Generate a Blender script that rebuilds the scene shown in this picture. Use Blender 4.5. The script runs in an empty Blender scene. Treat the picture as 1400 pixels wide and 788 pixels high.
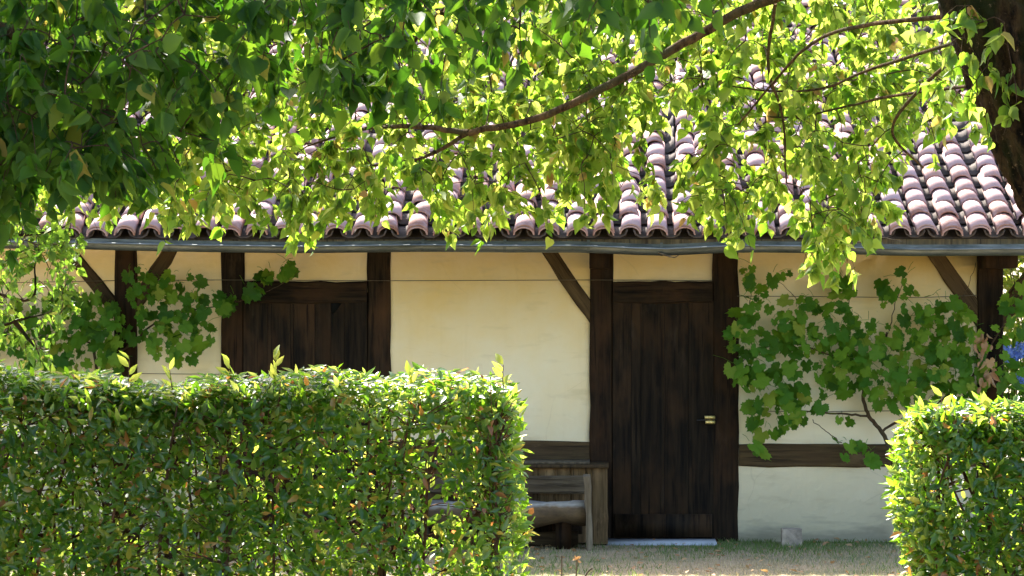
import bpy, math, random
import numpy as np
from mathutils import Vector, Matrix
R = math.radians
rng = np.random.default_rng(7)
random.seed(7)
SC = bpy.context.scene
COL = SC.collection

# ------------------------------------------------------------------ camera
PITCH, YAW, FPX, EYE = math.atan(31/3770), R(1.82), 3770.0, (0.694, 0.0, 1.82)
cam = bpy.data.cameras.new('camera'); cam.sensor_width = 36; cam.lens = FPX/1400*36
cam.clip_start = 0.1; cam.clip_end = 2000
camo = bpy.data.objects.new('camera', cam); COL.objects.link(camo)
camo.location = EYE; camo.rotation_euler = (math.pi/2+PITCH, 0, YAW)
SC.camera = camo
FW = np.array([-math.sin(YAW)*math.cos(PITCH), math.cos(YAW)*math.cos(PITCH), math.sin(PITCH)])
RT = np.array([math.cos(YAW), math.sin(YAW), 0.0]); UP = np.cross(RT, FW)
def at(px, py, Y):
    """point of the place at depth Y seen at photograph pixel (px, py)"""
    d = FW + RT*(px-700)/FPX + UP*(394-py)/FPX
    return np.array(EYE) + d*(Y/d[1])
def proj(p):
    v = p-np.array(EYE); z = v@FW
    return 700+FPX*(v@RT)/z, 394-FPX*(v@UP)/z, z

# ------------------------------------------------------------------ light
SUN_EL, SUN_AZ = R(47), R(-24)          # sun behind the house, a little to its left
S = Vector((math.sin(SUN_AZ)*math.cos(SUN_EL), math.cos(SUN_AZ)*math.cos(SUN_EL), math.sin(SUN_EL)))
w = bpy.data.worlds.new('World'); SC.world = w; w.use_nodes = True
nt = w.node_tree; sky = nt.nodes.new('ShaderNodeTexSky'); sky.sky_type = 'NISHITA'
sky.sun_disc = False; sky.sun_elevation = SUN_EL; sky.sun_rotation = SUN_AZ
sky.air_density = .8; sky.dust_density = 3.0
bg = nt.nodes['Background']; bg.inputs['Strength'].default_value = 0.15
nt.links.new(sky.outputs[0], bg.inputs['Color'])
sun = bpy.data.lights.new('sun', 'SUN'); sun.energy = 4.2; sun.angle = R(0.5); sun.color = (1.0, .95, .86)
suno = bpy.data.objects.new('sun', sun); COL.objects.link(suno)
suno.rotation_euler = S.to_track_quat('Z', 'Y').to_euler(); suno.location = (0, 30, 40)
SC.view_settings.view_transform = 'Standard'; SC.view_settings.look = 'None'
SC.view_settings.exposure = 2.45; SC.view_settings.gamma = 1
SC.render.engine = 'CYCLES'
SC.cycles.use_denoising = True; SC.cycles.max_bounces = 10; SC.cycles.diffuse_bounces = 5
SC.cycles.transmission_bounces = 8; SC.cycles.sample_clamp_indirect = 6

# ------------------------------------------------------------------ object helpers
WLOC = {}
def tag(o, label=None, cat=None, group=None, kind=None):
    for k, v in (('label', label), ('category', cat), ('group', group), ('kind', kind)):
        if v: o[k] = v
    return o
def thing(name, label, cat, loc=(0, 0, 0), group=None):
    o = bpy.data.objects.new(name, None); COL.objects.link(o); o.location = loc; o.empty_display_size = .1
    WLOC[o.name] = np.array(loc, float)
    return tag(o, label, cat, group)
def wl(o): return WLOC.get(o.name, np.zeros(3)) if o else np.zeros(3)
def mesh_np(name, V, F, mat, smooth=False):
    """V (n,3), F (m,k) arrays with constant k, or a list of polygons"""
    me = bpy.data.meshes.new(name)
    if isinstance(F, np.ndarray):
        V = np.asarray(V, np.float32); n, k = F.shape
        me.vertices.add(len(V)); me.vertices.foreach_set('co', V.ravel())
        me.loops.add(n*k); me.loops.foreach_set('vertex_index', F.astype(np.int32).ravel())
        me.polygons.add(n); me.polygons.foreach_set('loop_start', np.arange(0, n*k, k, dtype=np.int32))
        me.update(calc_edges=True)
    else:
        me.from_pydata([tuple(v) for v in V], [], [tuple(f) for f in F]); me.update()
    if smooth: me.polygons.foreach_set('use_smooth', np.ones(len(me.polygons), bool))
    if mat: me.materials.append(mat)
    return me
def put(name, me, parent=None, loc=None, basis=None, kind=None):
    o = bpy.data.objects.new(name, me); COL.objects.link(o)
    if parent: o.parent = parent
    WLOC[o.name] = wl(parent)+(np.array(loc, float) if loc is not None else 0)
    if loc is not None: o.location = loc
    if basis is not None: o.matrix_basis = basis
    if kind: o['kind'] = kind
    return o
def part(name, V, F, mat, parent=None, smooth=False, kind=None):
    """a part given in world coordinates"""
    return put(name, mesh_np(name, np.asarray(V, float)-wl(parent), F, mat, smooth), parent, kind=kind)
def cat(meshes):
    Vs, Fs, n = [], [], 0
    for V, F in meshes:
        Vs.append(np.asarray(V, float)); Fs.append(np.asarray(F)+n); n += len(V)
    return np.concatenate(Vs), np.concatenate(Fs)
BOXF = np.array([[0, 3, 2, 1], [4, 5, 6, 7], [0, 1, 5, 4], [1, 2, 6, 5], [2, 3, 7, 6], [3, 0, 4, 7]])
def box(x0, x1, y0, y1, z0, z1):
    return np.array([[x0, y0, z0], [x1, y0, z0], [x1, y1, z0], [x0, y1, z0], [x0, y0, z1], [x1, y0, z1], [x1, y1, z1], [x0, y1, z1]], float), BOXF
def smooth_line(pts, n=6):
    P = [np.asarray(p, float) for p in pts]
    if len(P) < 3: return np.array([P[0]+(P[-1]-P[0])*t for t in np.linspace(0, 1, n+1)])
    P = [2*P[0]-P[1]]+P+[2*P[-1]-P[-2]]; out = []
    for i in range(1, len(P)-2):
        for t in np.arange(n)/n:
            a, b, c, d = P[i-1:i+3]
            out.append(.5*(2*b+(c-a)*t+(2*a-5*b+4*c-d)*t*t+(3*b-a-3*c+d)*t**3))
    out.append(P[-2]); return np.array(out)
def tube(pts, rad, k=6, rough=0.0):
    """tube of quads along pts (m,3); rad scalar or (m,)"""
    P = np.asarray(pts, float); m = len(P); rad = np.broadcast_to(np.asarray(rad, float), (m,))
    T = np.gradient(P, axis=0); T /= np.linalg.norm(T, axis=1)[:, None]+1e-9
    ref = np.array([0, 0, 1.]) if abs(T[:, 2]).mean() < .8 else np.array([1., 0, 0])
    A = np.cross(T, ref); A /= np.linalg.norm(A, axis=1)[:, None]+1e-9; B = np.cross(A, T)
    th = np.arange(k)/k*2*math.pi
    rr = rad[:, None]*(1+rough*(rng.random((m, k))-.5))
    V = P[:, None]+rr[..., None]*(np.cos(th)[None, :, None]*A[:, None]+np.sin(th)[None, :, None]*B[:, None])
    i = np.arange(m-1)[:, None]*k; j = np.arange(k)[None]; jn = (j+1) % k
    F = np.stack([i+j, i+jn, i+k+jn, i+k+j], -1).reshape(-1, 4)
    ends = []
    if k >= 4:
        for base in (0, (m-1)*k):
            ends += [[base, base+a, base+a+1, base+a+2] if a+2 < k else [base, base+a, base+a+1, base+a+1] for a in range(1, k-1, 2)]
        ends = [e for e in ends if len(set(e)) == 4]
        F = np.concatenate([F, np.array(ends)]) if ends else F
    return V.reshape(-1, 3), F

# ------------------------------------------------------------------ materials
def newmat(name):
    m = bpy.data.materials.new(name); m.use_nodes = True; t = m.node_tree
    b = t.nodes['Principled BSDF']; return m, t, b
def N(t, typ, **kw):
    n = t.nodes.new(typ)
    for k, v in kw.items():
        if k in n.inputs.keys() if isinstance(k, str) else False: n.inputs[k].default_value = v
        else: setattr(n, k, v)
    return n
def ramp(t, fac, stops, interp='LINEAR'):
    n = t.nodes.new('ShaderNodeValToRGB'); e = n.color_ramp.elements; n.color_ramp.interpolation = interp
    while len(e) < len(stops): e.new(.5)
    for q, (p, c) in zip(e, stops): q.position = p; q.color = (*c, 1)
    t.links.new(fac, n.inputs[0]); return n.outputs[0]
def noise(t, scale, detail=4, vec=None, rough=.6):
    n = t.nodes.new('ShaderNodeTexNoise'); n.inputs['Scale'].default_value = scale; n.inputs['Detail'].default_value = detail
    n.inputs['Roughness'].default_value = rough
    if vec is not None: t.links.new(vec, n.inputs['Vector'])
    return n.outputs['Fac']
def mixc(t, a, b, fac, mode='MIX'):
    n = t.nodes.new('ShaderNodeMix'); n.data_type = 'RGBA'; n.blend_type = mode
    for v, i in ((fac, 0), (a, 6), (b, 7)):
        if hasattr(v, 'links'): t.links.new(v, n.inputs[i])
        elif i == 0: n.inputs[0].default_value = v
        else: n.inputs[i].default_value = (*v, 1)
    return n.outputs[2]
def math_(t, op, a, b):
    n = t.nodes.new('ShaderNodeMath'); n.operation = op
    for v, i in ((a, 0), (b, 1)):
        if hasattr(v, 'links'): t.links.new(v, n.inputs[i])
        else: n.inputs[i].default_value = v
    return n.outputs[0]
def coords(t, scale=(1, 1, 1), shift_rand=True):
    c = t.nodes.new('ShaderNodeTexCoord'); mp = t.nodes.new('ShaderNodeMapping'); mp.inputs['Scale'].default_value = scale
    t.links.new(c.outputs['Object'], mp.inputs['Vector'])
    if shift_rand:
        oi = t.nodes.new('ShaderNodeObjectInfo'); cx = t.nodes.new('ShaderNodeCombineXYZ')
        t.links.new(math_(t, 'MULTIPLY', oi.outputs['Random'], 37.0), cx.inputs[0]); t.links.new(cx.outputs[0], mp.inputs['Location'])
    return mp.outputs[0]
def bump(t, b, h, strength=.4, dist=.01):
    n = t.nodes.new('ShaderNodeBump'); n.inputs['Strength'].default_value = strength; n.inputs['Distance'].default_value = dist
    t.links.new(h, n.inputs['Height']); t.links.new(n.outputs[0], b.inputs['Normal'])
def objrand(t): return t.nodes.new('ShaderNodeObjectInfo').outputs['Random']
def rand01(t):
    g = t.nodes.new('ShaderNodeNewGeometry')
    return math_(t, 'FRACT', math_(t, 'ADD', g.outputs['Random Per Island'], objrand(t)), 0.0)

def leaf_mat(name, stops, tstops, trans=.45, rough=.42, spec=.45):
    m, t, b = newmat(name); r = rand01(t)
    col = ramp(t, r, stops); tc = ramp(t, r, tstops)
    v = noise(t, 60, 2, coords(t)); col = mixc(t, col, (0.5, .5, .5), math_(t, 'MULTIPLY', v, .0))
    t.links.new(col, b.inputs['Base Color']); b.inputs['Roughness'].default_value = rough
    b.inputs['Specular IOR Level'].default_value = spec
    tr = t.nodes.new('ShaderNodeBsdfTranslucent'); t.links.new(tc, tr.inputs['Color'])
    mx = t.nodes.new('ShaderNodeMixShader'); mx.inputs[0].default_value = trans
    t.links.new(b.outputs[0], mx.inputs[1]); t.links.new(tr.outputs[0], mx.inputs[2])
    t.links.new(mx.outputs[0], t.nodes['Material Output'].inputs['Surface']); return m
M = {}
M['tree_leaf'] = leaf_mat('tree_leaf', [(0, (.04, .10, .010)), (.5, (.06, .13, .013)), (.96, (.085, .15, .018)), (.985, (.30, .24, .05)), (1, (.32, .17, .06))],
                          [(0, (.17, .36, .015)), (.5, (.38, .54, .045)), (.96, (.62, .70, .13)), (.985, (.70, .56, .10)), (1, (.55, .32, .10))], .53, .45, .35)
M['painted_shade_leaf'] = leaf_mat('painted_shade_leaf', [(0, (.012, .045, .005)), (.6, (.020, .062, .006)), (.97, (.045, .095, .012)), (1, (.22, .17, .03))],
                          [(0, (.06, .18, .008)), (.6, (.11, .25, .010)), (.97, (.22, .36, .02)), (1, (.5, .40, .06))], .42, .55, .2)  # lime leaf darkened, crown shade put into its colour
M['hedge_leaf'] = leaf_mat('hedge_leaf', [(0, (.013, .055, .006)), (.45, (.022, .08, .008)), (.90, (.048, .115, .013)), (.95, (.22, .22, .03)), (.975, (.34, .15, .04)), (1, (.20, .08, .03))],
                          [(0, (.20, .42, .015)), (.45, (.28, .50, .015)), (.90, (.64, .70, .12)), (.95, (.75, .65, .08)), (.975, (.65, .30, .05)), (1, (.5, .18, .05))], .49, .34, .7)
M['shoot_leaf'] = leaf_mat('shoot_leaf', [(0, (.14, .2, .03)), (1, (.2, .24, .05))], [(0, (.5, .6, .06)), (1, (.7, .68, .1))], .5, .4)
M['vine_leaf'] = leaf_mat('vine_leaf', [(0, (.020, .07, .005)), (.5, (.050, .14, .008)), (.9, (.12, .22, .014)), (1, (.22, .24, .03))],
                          [(0, (.12, .30, .015)), (1, (.24, .44, .03))], .4, .6, .18)
M['small_leaf'] = leaf_mat('small_leaf', [(0, (.03, .085, .012)), (.9, (.06, .13, .02)), (1, (.25, .24, .05))],
                          [(0, (.14, .30, .02)), (.9, (.30, .46, .04)), (1, (.6, .55, .1))], .45, .45, .3)
M['far_leaf'] = leaf_mat('far_leaf', [(0, (.05, .10, .02)), (1, (.10, .15, .03))], [(0, (.3, .42, .04)), (1, (.5, .55, .06))], .5)
M['dead_leaf'] = leaf_mat('dead_leaf', [(0, (.28, .14, .06)), (1, (.36, .24, .12))], [(0, (.4, .2, .07)), (1, (.5, .3, .1))], .3, .7)

def bark(name, c0, c1, c2, sc=9):
    m, t, b = newmat(name); v = coords(t, (1, 1, .35)); n1 = noise(t, sc, 8, v, .7); n2 = noise(t, 2.3, 4, v)
    c = ramp(t, n1, [(.40, c0), (.60, c1)]); c = mixc(t, c, c2, ramp(t, n2, [(.5, (0, 0, 0)), (.62, (1, 1, 1))]))
    c = mixc(t, c, tuple(min(1, x*3.2+.03) for x in c1), math_(t, 'MULTIPLY', ramp(t, noise(t, sc*2.3, 5, coords(t), .7), [(.62, (0, 0, 0)), (.68, (1, 1, 1))]), .55))
    t.links.new(c, b.inputs['Base Color']); b.inputs['Roughness'].default_value = .95; b.inputs['Specular IOR Level'].default_value = .08
    bump(t, b, n1, 1.0, .06); return m
M['bark'] = bark('bark', (.004, .0028, .0015), (.062, .036, .015), (.016, .019, .004), 13)
M['branch_bark'] = bark('branch_bark', (.03, .018, .009), (.15, .09, .04), (.07, .06, .025), 22)
M['twig'] = bark('twig', (.05, .03, .018), (.13, .08, .05), (.09, .07, .04), 30)
M['hedge_twig'] = bark('hedge_twig', (.07, .03, .015), (.2, .10, .055), (.13, .08, .05), 30)

def wood(name, c0, c1, c2, spec=.25, gs=26):
    m, t, b = newmat(name); v = coords(t, (1, 1, .07)); g = noise(t, gs, 7, v, .65)
    v2 = coords(t, (1, 1, .5)); n2 = noise(t, 3.2, 4, v2)
    c = ramp(t, g, [(.38, c0), (.64, c1)]); c = mixc(t, c, c2, ramp(t, n2, [(.46, (0, 0, 0)), (.72, (1, 1, 1))]))
    ckk = noise(t, gs*1.7, 6, coords(t, (1, 1, .035)), .6); c = mixc(t, c, tuple(x*.35 for x in c0), math_(t, 'MULTIPLY', ramp(t, ckk, [(.56, (0, 0, 0)), (.64, (1, 1, 1))]), .8))   # drying cracks
    wr = noise(t, 5, 6, coords(t, (1, 1, .3)), .7); c = mixc(t, c, tuple(min(1, x*1.9+.012) for x in c1), math_(t, 'MULTIPLY', ramp(t, wr, [(.58, (0, 0, 0)), (.70, (1, 1, 1))]), .5))   # worn patches
    r = math_(t, 'ADD', math_(t, 'MULTIPLY', objrand(t), .45), .78)
    hs = t.nodes.new('ShaderNodeHueSaturation'); t.links.new(c, hs.inputs['Color']); t.links.new(r, hs.inputs['Value'])
    t.links.new(hs.outputs[0], b.inputs['Base Color']); b.inputs['Roughness'].default_value = .75; b.inputs['Specular IOR Level'].default_value = spec
    bump(t, b, g, .7, .006); return m
M['dark_wood'] = wood('dark_wood', (.006, .004, .0022), (.029, .018, .009), (.052, .025, .010), .10)
M['door_wood'] = wood('door_wood', (.004, .003, .0018), (.022, .0145, .0075), (.046, .024, .010), .10)
M['brace_wood'] = wood('brace_wood', (.035, .022, .010), (.095, .062, .026), (.06, .036, .016), .15)
M['grey_wood'] = wood('grey_wood', (.055, .042, .026), (.14, .112, .073), (.07, .05, .028), .1)
M['pale_wood'] = wood('pale_wood', (.12, .09, .055), (.28, .225, .15), (.15, .11, .065), .1)
M['board_wood'] = wood('board_wood', (.06, .036, .014), (.17, .108, .05), (.08, .055, .025), .12)
M['eave_wood'] = wood('eave_wood', (.07, .05, .028), (.17, .12, .06), (.09, .08, .045))

# plaster: lime wash, ochre tinted, hand trowelled
m, t, b = newmat('plaster'); M['plaster'] = m
v = coords(t, (1, 1, 1), False); n1 = noise(t, 1.1, 5, v); n2 = noise(t, 14, 6, v, .7); n3 = noise(t, 4.5, 3, coords(t, (.6, 1, 2.4), False))
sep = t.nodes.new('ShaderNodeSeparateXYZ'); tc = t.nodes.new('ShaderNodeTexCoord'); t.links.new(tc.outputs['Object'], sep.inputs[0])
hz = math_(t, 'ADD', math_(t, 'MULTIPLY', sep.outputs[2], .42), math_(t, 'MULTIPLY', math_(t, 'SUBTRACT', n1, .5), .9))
c = ramp(t, hz, [(.38, (.77, .69, .47)), (1.0, (.72, .50, .165))])     # eave shade and bounce painted in by height: ochre above, paler below
c = mixc(t, c, (.42, .34, .18), math_(t, 'MULTIPLY', ramp(t, n3, [(.56, (0, 0, 0)), (.78, (1, 1, 1))]), .35))
c = mixc(t, c, (.20, .17, .12), math_(t, 'MULTIPLY', ramp(t, n2, [(.68, (0, 0, 0)), (.75, (1, 1, 1))]), .45))
sp = ramp(t, math_(t, 'ADD', sep.outputs[2], math_(t, 'MULTIPLY', math_(t, 'SUBTRACT', n3, .5), .5)), [(.0, (1, 1, 1)), (.16, (0, 0, 0))])
c = mixc(t, c, (.34, .30, .22), math_(t, 'MULTIPLY', sp, .7))           # splash dirt at the foot
st_ = noise(t, 7, 5, coords(t, (2.2, 1, .16), False), .6)
c = mixc(t, c, (.50, .38, .17), math_(t, 'MULTIPLY', ramp(t, st_, [(.55, (0, 0, 0)), (.75, (1, 1, 1))]), .10))   # old run marks
vo = t.nodes.new('ShaderNodeTexVoronoi'); vo.feature = 'DISTANCE_TO_EDGE'; vo.inputs['Scale'].default_value = 1.3
wv = t.nodes.new('ShaderNodeVectorMath'); wv.operation = 'ADD'; nz = t.nodes.new('ShaderNodeTexNoise'); nz.inputs['Scale'].default_value = 3; t.links.new(v, wv.inputs[0]); t.links.new(nz.outputs['Color'], wv.inputs[1]); t.links.new(wv.outputs[0], vo.inputs['Vector'])
ck = math_(t, 'MULTIPLY', ramp(t, vo.outputs['Distance'], [(0, (1, 1, 1)), (.006, (0, 0, 0))]), ramp(t, n1, [(.52, (0, 0, 0)), (.6, (1, 1, 1))]))
c = mixc(t, c, (.22, .17, .10), math_(t, 'MULTIPLY', ck, .16))
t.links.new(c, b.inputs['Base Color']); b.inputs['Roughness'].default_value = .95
bump(t, b, math_(t, 'ADD', math_(t, 'MULTIPLY', n2, .3), noise(t, 3.5, 3, v)), .5, .02)

# terracotta
def tile_mat():
    m, t, b = newmat('terracotta'); r = rand01(t); v = coords(t)
    n1 = noise(t, 9, 6, v, .7); n2 = noise(t, 28, 5, v, .7)
    base = ramp(t, r, [(0, (.22, .10, .065)), (.3, (.33, .17, .125)), (.65, (.39, .235, .205)), (1, (.36, .25, .245))])
    c = mixc(t, base, (.40, .27, .26), ramp(t, n1, [(.42, (0, 0, 0)), (.66, (1, 1, 1))]))
    c = mixc(t, c, (.10, .075, .06), math_(t, 'MULTIPLY', ramp(t, n2, [(.63, (0, 0, 0)), (.74, (1, 1, 1))]), .55))
    t.links.new(c, b.inputs['Base Color']); b.inputs['Roughness'].default_value = .8; b.inputs['Specular IOR Level'].default_value = .3
    bump(t, b, n2, .5, .006); return m
M['tile'] = tile_mat()
# zinc
m, t, b = newmat('zinc'); M['zinc'] = m; n1 = noise(t, 6, 5, coords(t, (.5, 3, 3)), .7)
t.links.new(ramp(t, n1, [(.35, (.07, .08, .075)), (.7, (.20, .215, .21))]), b.inputs['Base Color']); b.inputs['Metallic'].default_value = .75
t.links.new(ramp(t, n1, [(.3, (.62, .62, .62)), (.7, (.38, .38, .38))]), b.inputs['Roughness'])
def plain(name, c, rough=.8, metal=0, sc=20, var=.5, bs=.3):
    m, t, b = newmat(name); n1 = noise(t, sc, 6, coords(t), .65)
    t.links.new(ramp(t, n1, [(.3, tuple(x*(1-var) for x in c)), (.7, c)]), b.inputs['Base Color'])
    b.inputs['Roughness'].default_value = rough; b.inputs['Metallic'].default_value = metal; bump(t, b, n1, bs, .008); return m
M['shaded_dirty_tile'] = plain('shaded_dirty_tile', (.10, .075, .06), .95, 0, 16, .6, .8)  # valley dirt and valley shade, both put into the pan colour
M['stone'] = plain('stone', (.42, .34, .25), .9, 0, 14, .6, .8)
M['slab'] = plain('slab', (.40, .42, .44), .85, 0, 18, .3)
M['brass'] = plain('brass', (.8, .62, .22), .35, .8, 40, .3)
M['iron'] = plain('iron', (.03, .028, .026), .6, .5)
M['wire'] = plain('wire', (.14, .11, .07), .6, .3)
M['deck'] = plain('deck', (.05, .035, .025), .9)
M['blue_petal'] = leaf_mat('blue_petal', [(0, (.10, .20, .62)), (1, (.22, .36, .75))], [(0, (.2, .35, .8)), (1, (.3, .45, .85))], .35, .6)
# ground
m, t, b = newmat('dry_lawn'); M['lawn'] = m; v = coords(t, (1, 1, 1), False)
n1 = noise(t, .9, 5, v); n2 = noise(t, 30, 6, v, .7)
c = ramp(t, n2, [(.3, (.16, .115, .06)), (.7, (.40, .31, .18))]); c = mixc(t, c, (.075, .11, .03), math_(t, 'MULTIPLY', ramp(t, n1, [(.45, (0, 0, 0)), (.62, (1, 1, 1))]), .7))
t.links.new(c, b.inputs['Base Color']); b.inputs['Roughness'].default_value = 1; bump(t, b, n2, .8, .03)
M['blade'] = leaf_mat('blade', [(0, (.06, .12, .025)), (.42, (.10, .15, .04)), (.5, (.30, .25, .14)), (1, (.40, .34, .22))],
                      [(0, (.2, .35, .04)), (.42, (.25, .38, .06)), (.5, (.4, .34, .18)), (1, (.45, .38, .22))], .3, .7, .2)

# ------------------------------------------------------------------ ground
g = np.linspace(-1, 1, 41); gx = np.sign(g)*np.abs(g)**3*600; gy = np.sign(g)*np.abs(g)**3*600+20
V = np.array([[x, y, 0.012*math.sin(x*1.7)*math.sin(y*1.3) if abs(x) < 30 and abs(y-20) < 30 else 0] for y in gy for x in gx])
F = np.array([[j*41+i, j*41+i+1, (j+1)*41+i+1, (j+1)*41+i] for j in range(40) for i in range(40)])
put('lawn_ground', mesh_np('lawn_ground', V, F, M['lawn'], True), kind='structure')

# ------------------------------------------------------------------ farmhouse
YW = 21.8                                 # plaster face
def wx(px): return at(px, 425, YW)[0]
def wz(py): return at(700, py, YW)[2]
HX0, HX1 = -8.0, wx(1370)
EAVE_Y, PITCH_R = 21.18, R(23.3)
house = thing('farmhouse', 'low half timbered farmhouse with cream plaster and terracotta canal tile roof', 'house', (0, YW, 0))
RIDGE_Y = 26.4
EZ = at(700, 326, EAVE_Y)[2]               # underside of the tiles at the eave
def roof_z(y): return EZ+(y-EAVE_Y)*math.tan(PITCH_R)
# walls
zt = roof_z(YW)-.05
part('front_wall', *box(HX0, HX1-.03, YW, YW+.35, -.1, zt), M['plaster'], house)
for x0, x1, y0, y1 in ((HX0, HX0+.35, YW+.35, 31.0), (HX1-.38, HX1-.03, YW+.35, 31.0), (HX0+.35, HX1-.38, 30.65, 31.0)):
    if y1-y0 > 1:
        zr = roof_z(RIDGE_Y)-.08
        prof = [(y0, -.1), (y1, -.1), (y1, roof_z(2*RIDGE_Y-y1)-.05), (RIDGE_Y, zr), (y0, roof_z(y0)-.05)]
        Vp = [(x0, a, c_) for a, c_ in prof]+[(x1, a, c_) for a, c_ in prof]
        Fp = [(0, 4, 3, 2, 1), (5, 6, 7, 8, 9)]+[(i, (i+1) % 5, (i+1) % 5+5, i+5) for i in range(5)]
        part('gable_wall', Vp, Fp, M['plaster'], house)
    else:
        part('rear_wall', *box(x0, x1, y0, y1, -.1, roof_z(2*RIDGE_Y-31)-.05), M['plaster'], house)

def timber_mesh(L, wdt, thk, seg=8, jit=.006, ch=.012, bow=0.0):
    """hewn timber along local +Z, centred in x, front face at y=0, going back thk"""
    h = wdt/2; prof = [(-h+ch, 0), (h-ch, 0), (h, ch), (h, thk-ch), (h-ch, thk), (-h+ch, thk), (-h, thk-ch), (-h, ch)]
    V = []
    for i in range(seg+1):
        z = L*i/seg; dx = bow*math.sin(math.pi*i/seg); a = rng.normal(0, jit, 2); bq = rng.normal(0, jit*.5, 2)
        for k, (x, y) in enumerate(prof):
            V.append((x+dx+(a[0] if x < 0 else a[1]), y+(bq[0] if y < thk/2 else 0)+.0, z))
    F = [tuple([i*8+k, i*8+(k+1) % 8, (i+1)*8+(k+1) % 8, (i+1)*8+k]) for i in range(seg) for k in range(8)]
    F += [tuple(range(7, -1, -1)), tuple(seg*8+k for k in range(8))]
    return V, F
def timber(name, p0, p1, wdt, thk, mat, parent, seg=8, jit=.006, bow=0.0, proud_y=None):
    """timber in a plane parallel to the wall: p0, p1 = (x, z); its front face at y = proud_y"""
    p0 = np.array(p0, float); p1 = np.array(p1, float); d = p1-p0; L = np.linalg.norm(d)
    V, F = timber_mesh(L, wdt, thk, seg, jit, min(.012, wdt*.12), bow)
    me = mesh_np(name, V, F, mat)
    ang = math.atan2(d[0], d[1])
    B = Matrix.Translation(Vector((p0[0], proud_y, p0[1]))-Vector(wl(parent)))@Matrix.Rotation(ang, 4, 'Y')
    return put(name, me, parent, basis=B)
YP = YW-.03
def post(px0, px1, foot=740, top=None):
    x = (wx(px0)+wx(px1))/2; return timber('post', (x, wz(foot)), (x, zt-.02), wx(px1)-wx(px0), .2, M['dark_wood'], house, 12, .005, proud_y=YP)
POSTS = [(157, 188), (303, 334), (502, 535), (806, 838), (974, 1010), (1335, 1371)]
for a in POSTS: post(*a)
def rail(name, px0, px1, py0, py1, mat='dark_wood', off=.012):
    z = (wz(py0)+wz(py1))/2
    return timber(name, (wx(px0), z), (wx(px1), z), abs(wz(py0)-wz(py1)), .18, M[mat], house, 8, .005, proud_y=YP+off)
rail('lintel', 334, 502, 385, 415, off=-.018); rail('lintel', 838, 974, 385, 415, off=-.018)
rail('sill_rail', 535, 806, 602, 636, 'brace_wood'); rail('sill_rail', 1010, 1335, 607, 638, 'brace_wood')
rail('sill_rail', 188, 303, 605, 637, 'brace_wood'); rail('sill_rail', -600, 157, 605, 637, 'brace_wood')
def brace(a, b, wpx, mat='brace_wood'):
    p0 = (wx(a[0]), wz(a[1])); p1 = (wx(b[0]), wz(b[1]))
    return timber('brace', p0, p1, wpx*.88/173, .12, M[mat], house, 7, .005, proud_y=YP+.010)
brace((172, 438), (78, 322), 22); brace((172, 438), (246, 322), 22); brace((820, 446), (736, 322), 21)
brace((1352, 452), (1262, 326), 24); brace((1352, 452), (1432, 352), 26)
# bracket blocks at the post heads
for px0, px1 in ((806, 833), (1338, 1380)):
    part('eave_bracket', *box(wx(px0), wx(px1), YW-.45, YP-.002, wz(368), wz(340)), M['dark_wood'], house)
# pegs on post P3
# curved corner bracket of the right door
ax, az = wx(975), wz(415); n = 8
prof = [(ax-.30, az), (ax, az), (ax, az-.22)]+[(ax-.30*math.sin(u)**1.0, az-.22*(1-math.sin(u))**.8*0.9-.0) for u in np.linspace(.15, 1.35, n)]
Vp = [(x, YP+.035, z) for x, z in prof]+[(x, YP+.10, z) for x, z in prof]; k = len(prof)
part('corner_bracket', Vp, [tuple(range(k)), tuple(range(2*k-1, k-1, -1))]+[(i, i+k, (i+1) % k+k, (i+1) % k) for i in range(k)], M['dark_wood'], house)

def plank(parent, outline, y, thk, mat):
    """plank from an (x, z) outline; mesh origin at its base so grain runs up"""
    x0 = sum(p[0] for p in outline)/len(outline); z0 = min(p[1] for p in outline); k = len(outline)
    Vp = [(p[0]-x0, 0, p[1]-z0) for p in outline]+[(p[0]-x0, thk, p[1]-z0) for p in outline]
    Fp = [tuple(range(k)), tuple(range(2*k-1, k-1, -1))]+[(i, i+k, (i+1) % k+k, (i+1) % k) for i in range(k)]
    return put('plank', mesh_np('plank', Vp, Fp, mat), parent, loc=Vector((x0, y, z0))-Vector(wl(parent)))
def make_door(px0, px1, edges, ptop, pbot, holes=()):
    """door > planks; a dark sheet stands in for the unlit room behind"""
    d = bpy.data.objects.new('door', None); COL.objects.link(d); d.parent = house
    loc = np.array([(wx(px0)+wx(px1))/2, YW-.01, 0]); d.location = loc-wl(house); WLOC[d.name] = loc
    zt_, zb = wz(ptop), wz(pbot)
    for a, c_ in zip(edges[:-1], edges[1:]):
        x0, x1 = wx(a)+.0014, wx(c_)-.0014; o = [(x0, zb), (x1, zb), (x1, zt_), (x0, zt_)]
        for (hx, hz_, hw, hh) in holes:
            if a <= hx < c_:
                o = [(x0, zb), (x1, zb), (x1, zt_), (wx(hx+hw), zt_), (wx(hx+hw*.25), wz(ptop+hh)), (wx(hx), wz(ptop+hh*.8)), (wx(hx), zt_), (x0, zt_)]
                if hx-a < 1: o = [(x0, zb), (x1, zb), (x1, zt_), (wx(hx+hw), zt_), (wx(hx+hw*.25), wz(ptop+hh)), (x0, wz(ptop+hh*.8))]
        plank(d, o, YP+.055+rng.uniform(0, .006), .03, M['door_wood'])
    return d
# the door leaves hang in front of the plaster reveal: a dark sheet behind paints the unlit interior
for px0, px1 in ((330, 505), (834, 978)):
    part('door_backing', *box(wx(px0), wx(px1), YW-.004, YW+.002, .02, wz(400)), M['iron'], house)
YP_SAVE = YP; YP = YW-.095
dl = make_door(334, 502, [333.5, 366, 398, 402, 431, 453, 472, 502.5], 412, 736, [(453, 0, 17, 17)])
dr = make_door(838, 974, [837.5, 863, 876, 908, 941, 975.5], 412, 735)
YP = YP_SAVE
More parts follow.
